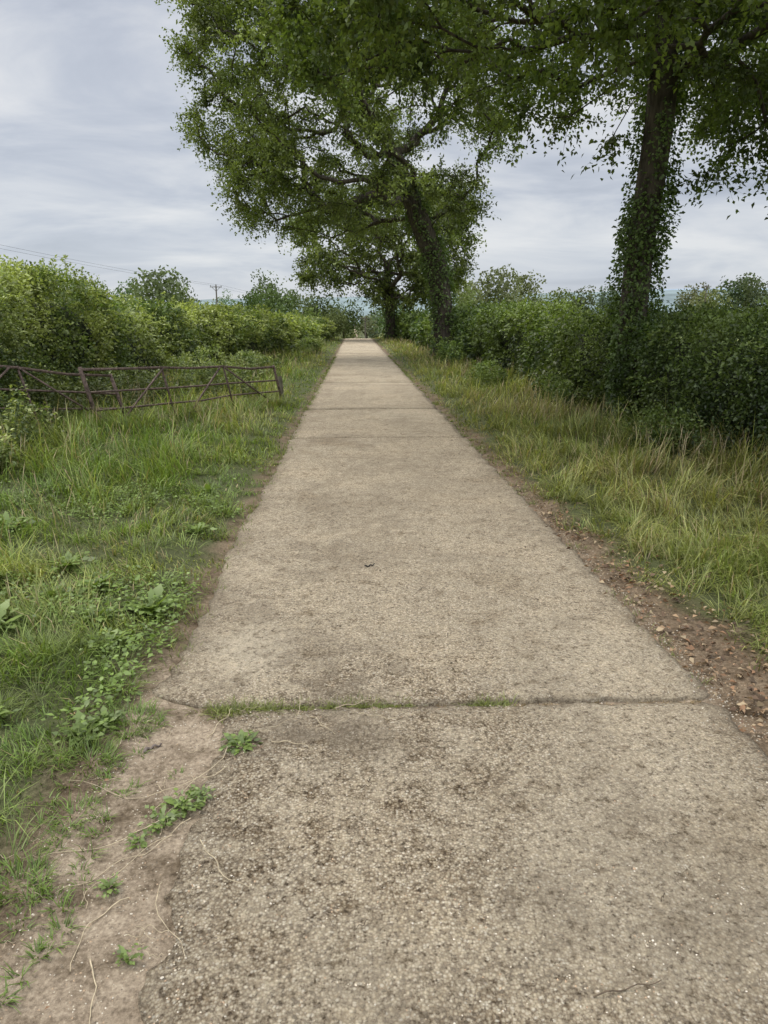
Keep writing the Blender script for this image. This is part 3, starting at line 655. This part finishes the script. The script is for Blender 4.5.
def pole(x,y,z0,z1):
    b=B(); tube(b,lerp_pts([(x,y,z0),(x,y,z1)],3),[.14,.12,.10],8,(.13,.11,.09))
    tube(b,[[x-.9,y-.1,z1-.35],[x+.9,y-.1,z1-.35]],.07,4,(.13,.11,.09),True,.785)
    for dx in (-.8,0,.8): tube(b,[[x+dx,y-.1,z1-.28],[x+dx,y-.1,z1-.08]],[.06,.04],6,(.25,.25,.25))
    tube(b,[[x-.6,y-.1,z1-.4],[x,y-.1,z1-1.0]],.03,4,(.1,.09,.08)); tube(b,[[x+.6,y-.1,z1-.4],[x,y-.1,z1-1.0]],.03,4,(.1,.09,.08))
    b.make('utility_pole',M_wood)
PX=px(225,115)
pole(PX,115,-5.7,6.9); pole(-37,36,0,9.4); pole(px(366,135),135,-7,2.3); pole(px(503,150),150,-7,8.2); pole(px(698,150),150,-7,8.6)
b=B()
for dx in (-.8,.8):
    s=np.linspace(0,1,24); A=np.array([-37+dx,36,9.3]); E=np.array([PX+dx,115,6.8]); P=A+(E-A)*s[:,None]; P[:,2]-=.9*4*s*(1-s)*.6
    tube(b,P,.010,4,(.07,.07,.07))
    A=E; E=np.array([px(366,135)+dx,135,2.2]); P=A+(E-A)*s[:,None]; P[:,2]-=.6*s*(1-s); tube(b,P,.010,4,(.07,.07,.07))
b.make('power_line',M_wood)

# ------------------------------------------------------------------ gates
def gate(name,A,Bp,zA,zB,HA,HB,shear,lean=0.0,col=(.14,.10,.08)):
    A=np.array(A,float);Bp=np.array(Bp,float); d=(Bp-A); Ln=np.linalg.norm(d); d/=Ln; nr=np.array([-d[1],d[0]])
    b=B()
    def P(s,t):
        zt=zA+(zB-zA)*s; H=HA+(HB-HA)*s; z=zt-H*(1-t); xy=A+d*(Ln*s)+d*(shear*t)+nr*lean*t
        return [xy[0],xy[1],z]
    for k,t in enumerate([0,.2,.42,.68,1.0]):
        pts=np.array([P(s,t) for s in np.linspace(0,1,7)]); pts[1:-1]+=R.normal(0,.012,(5,3))
        tube(b,pts,.026 if t in(0,1.0) else .015,4 if t in(0,1.) else 8,col,t in(0,1.),.785)
    for s,w in ((0,.028),(.33,.019),(.66,.019),(1,.031)):
        tube(b,[P(s,-.06),P(s,.5),P(s,1.03)],w,4,col,True,.785)
    for s0,t0,s1,t1 in ((0.02,0,.33,1),(.66,1,.98,0.0),(.36,1,.64,0.02)):
        q=np.array([P(s0,t0),P((s0+s1)/2,(t0+t1)/2),P(s1,t1)]); q[:,:2]+=nr*.03; tube(b,q,.016,4,col,True,.785)
    b.make(name,M_rust)
gate('metal_field_gate',(-1.42,14.2),(-3.62,10.3),.74,.95,.82,1.0,.28)
gate('metal_field_gate',(-3.45,11.0),(-5.9,7.4),.80,1.38,.85,1.1,.15,lean=-.15)
b=B(); tube(b,[[-1.5,14.75,-.1],[-1.52,14.76,.35],[-1.53,14.76,.50]],[.05,.045,.04],8,(.16,.14,.10)); b.make('gate_post',M_wood)

# ------------------------------------------------------------------ world / light
w=bpy.data.worlds.new("World"); sc.world=w; w.use_nodes=True; nt=w.node_tree; nt.nodes.clear(); l=nt.links.new
SE,SR=math.radians(55),math.radians(-60)
sky=N(nt,'ShaderNodeTexSky',sky_type='NISHITA'); sky.sun_disc=False; sky.sun_elevation=SE; sky.sun_rotation=SR
b1=N(nt,'ShaderNodeBackground'); b1.inputs[1].default_value=.10; l(sky.outputs[0],b1.inputs[0])
tc=N(nt,'ShaderNodeTexCoord'); sx=N(nt,'ShaderNodeSeparateXYZ'); l(tc.outputs['Generated'],sx.inputs[0])
zz=mathn(nt,'ADD',mathn(nt,'MAXIMUM',sx.outputs[2],0.0),.20)
cx=N(nt,'ShaderNodeCombineXYZ'); l(mathn(nt,'DIVIDE',sx.outputs[0],zz),cx.inputs[0]); l(mathn(nt,'DIVIDE',sx.outputs[1],zz),cx.inputs[1])
mp=N(nt,'ShaderNodeMapping'); mp.inputs['Scale'].default_value=(1.0,1.6,1); mp.inputs['Rotation'].default_value=(0,0,.25); mp.inputs['Location'].default_value=(7.3,4.4,0); l(cx.outputs[0],mp.inputs[0])
n1=noise(nt,mp.outputs[0],1.0,9,.55,.5)
cr=ramp(nt,[(.34,(.40,.45,.55)),(.45,(.54,.59,.69)),(.53,(.68,.72,.79)),(.66,(.86,.88,.91))],n1.outputs[0])
hz=ramp(nt,[(0,(1,1,1)),(.16,(.25,.25,.25)),(.4,(0,0,0))],sx.outputs[2])
cc=mixc(nt,mathn(nt,'MULTIPLY',hz.outputs[0],.6),cr.outputs[0],(.62,.69,.80))
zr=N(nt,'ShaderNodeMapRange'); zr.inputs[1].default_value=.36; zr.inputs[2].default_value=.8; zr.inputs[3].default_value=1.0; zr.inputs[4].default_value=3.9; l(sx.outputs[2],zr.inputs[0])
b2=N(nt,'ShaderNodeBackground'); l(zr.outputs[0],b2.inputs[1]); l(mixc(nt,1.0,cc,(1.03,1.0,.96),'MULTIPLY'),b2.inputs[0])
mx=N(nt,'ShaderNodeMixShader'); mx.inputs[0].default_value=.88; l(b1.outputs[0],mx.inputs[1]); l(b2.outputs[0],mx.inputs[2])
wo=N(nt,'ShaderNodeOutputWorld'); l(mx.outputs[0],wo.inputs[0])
ld=bpy.data.lights.new('sun','SUN'); ld.energy=1.5; ld.angle=math.radians(18); ld.color=(1,.92,.81)
lo=bpy.data.objects.new('sun',ld); sc.collection.objects.link(lo)
az=SR; dv=Vector((math.sin(az)*math.cos(SE),math.cos(az)*math.cos(SE),math.sin(SE)))
lo.rotation_euler=dv.to_track_quat('Z','Y').to_euler()

cam=bpy.data.cameras.new('camera'); co=bpy.data.objects.new('camera',cam); sc.collection.objects.link(co); sc.camera=co
cam.sensor_fit='VERTICAL'; cam.sensor_height=36; cam.sensor_width=27; cam.lens=36*710/1024
cam.clip_start=.05; cam.clip_end=20000
co.location=(0,0,1.6); co.rotation_euler=(math.radians(90-15.1),0,math.radians(-2.3))
sc.view_settings.view_transform='Standard'; sc.view_settings.look='None'; sc.view_settings.exposure=0
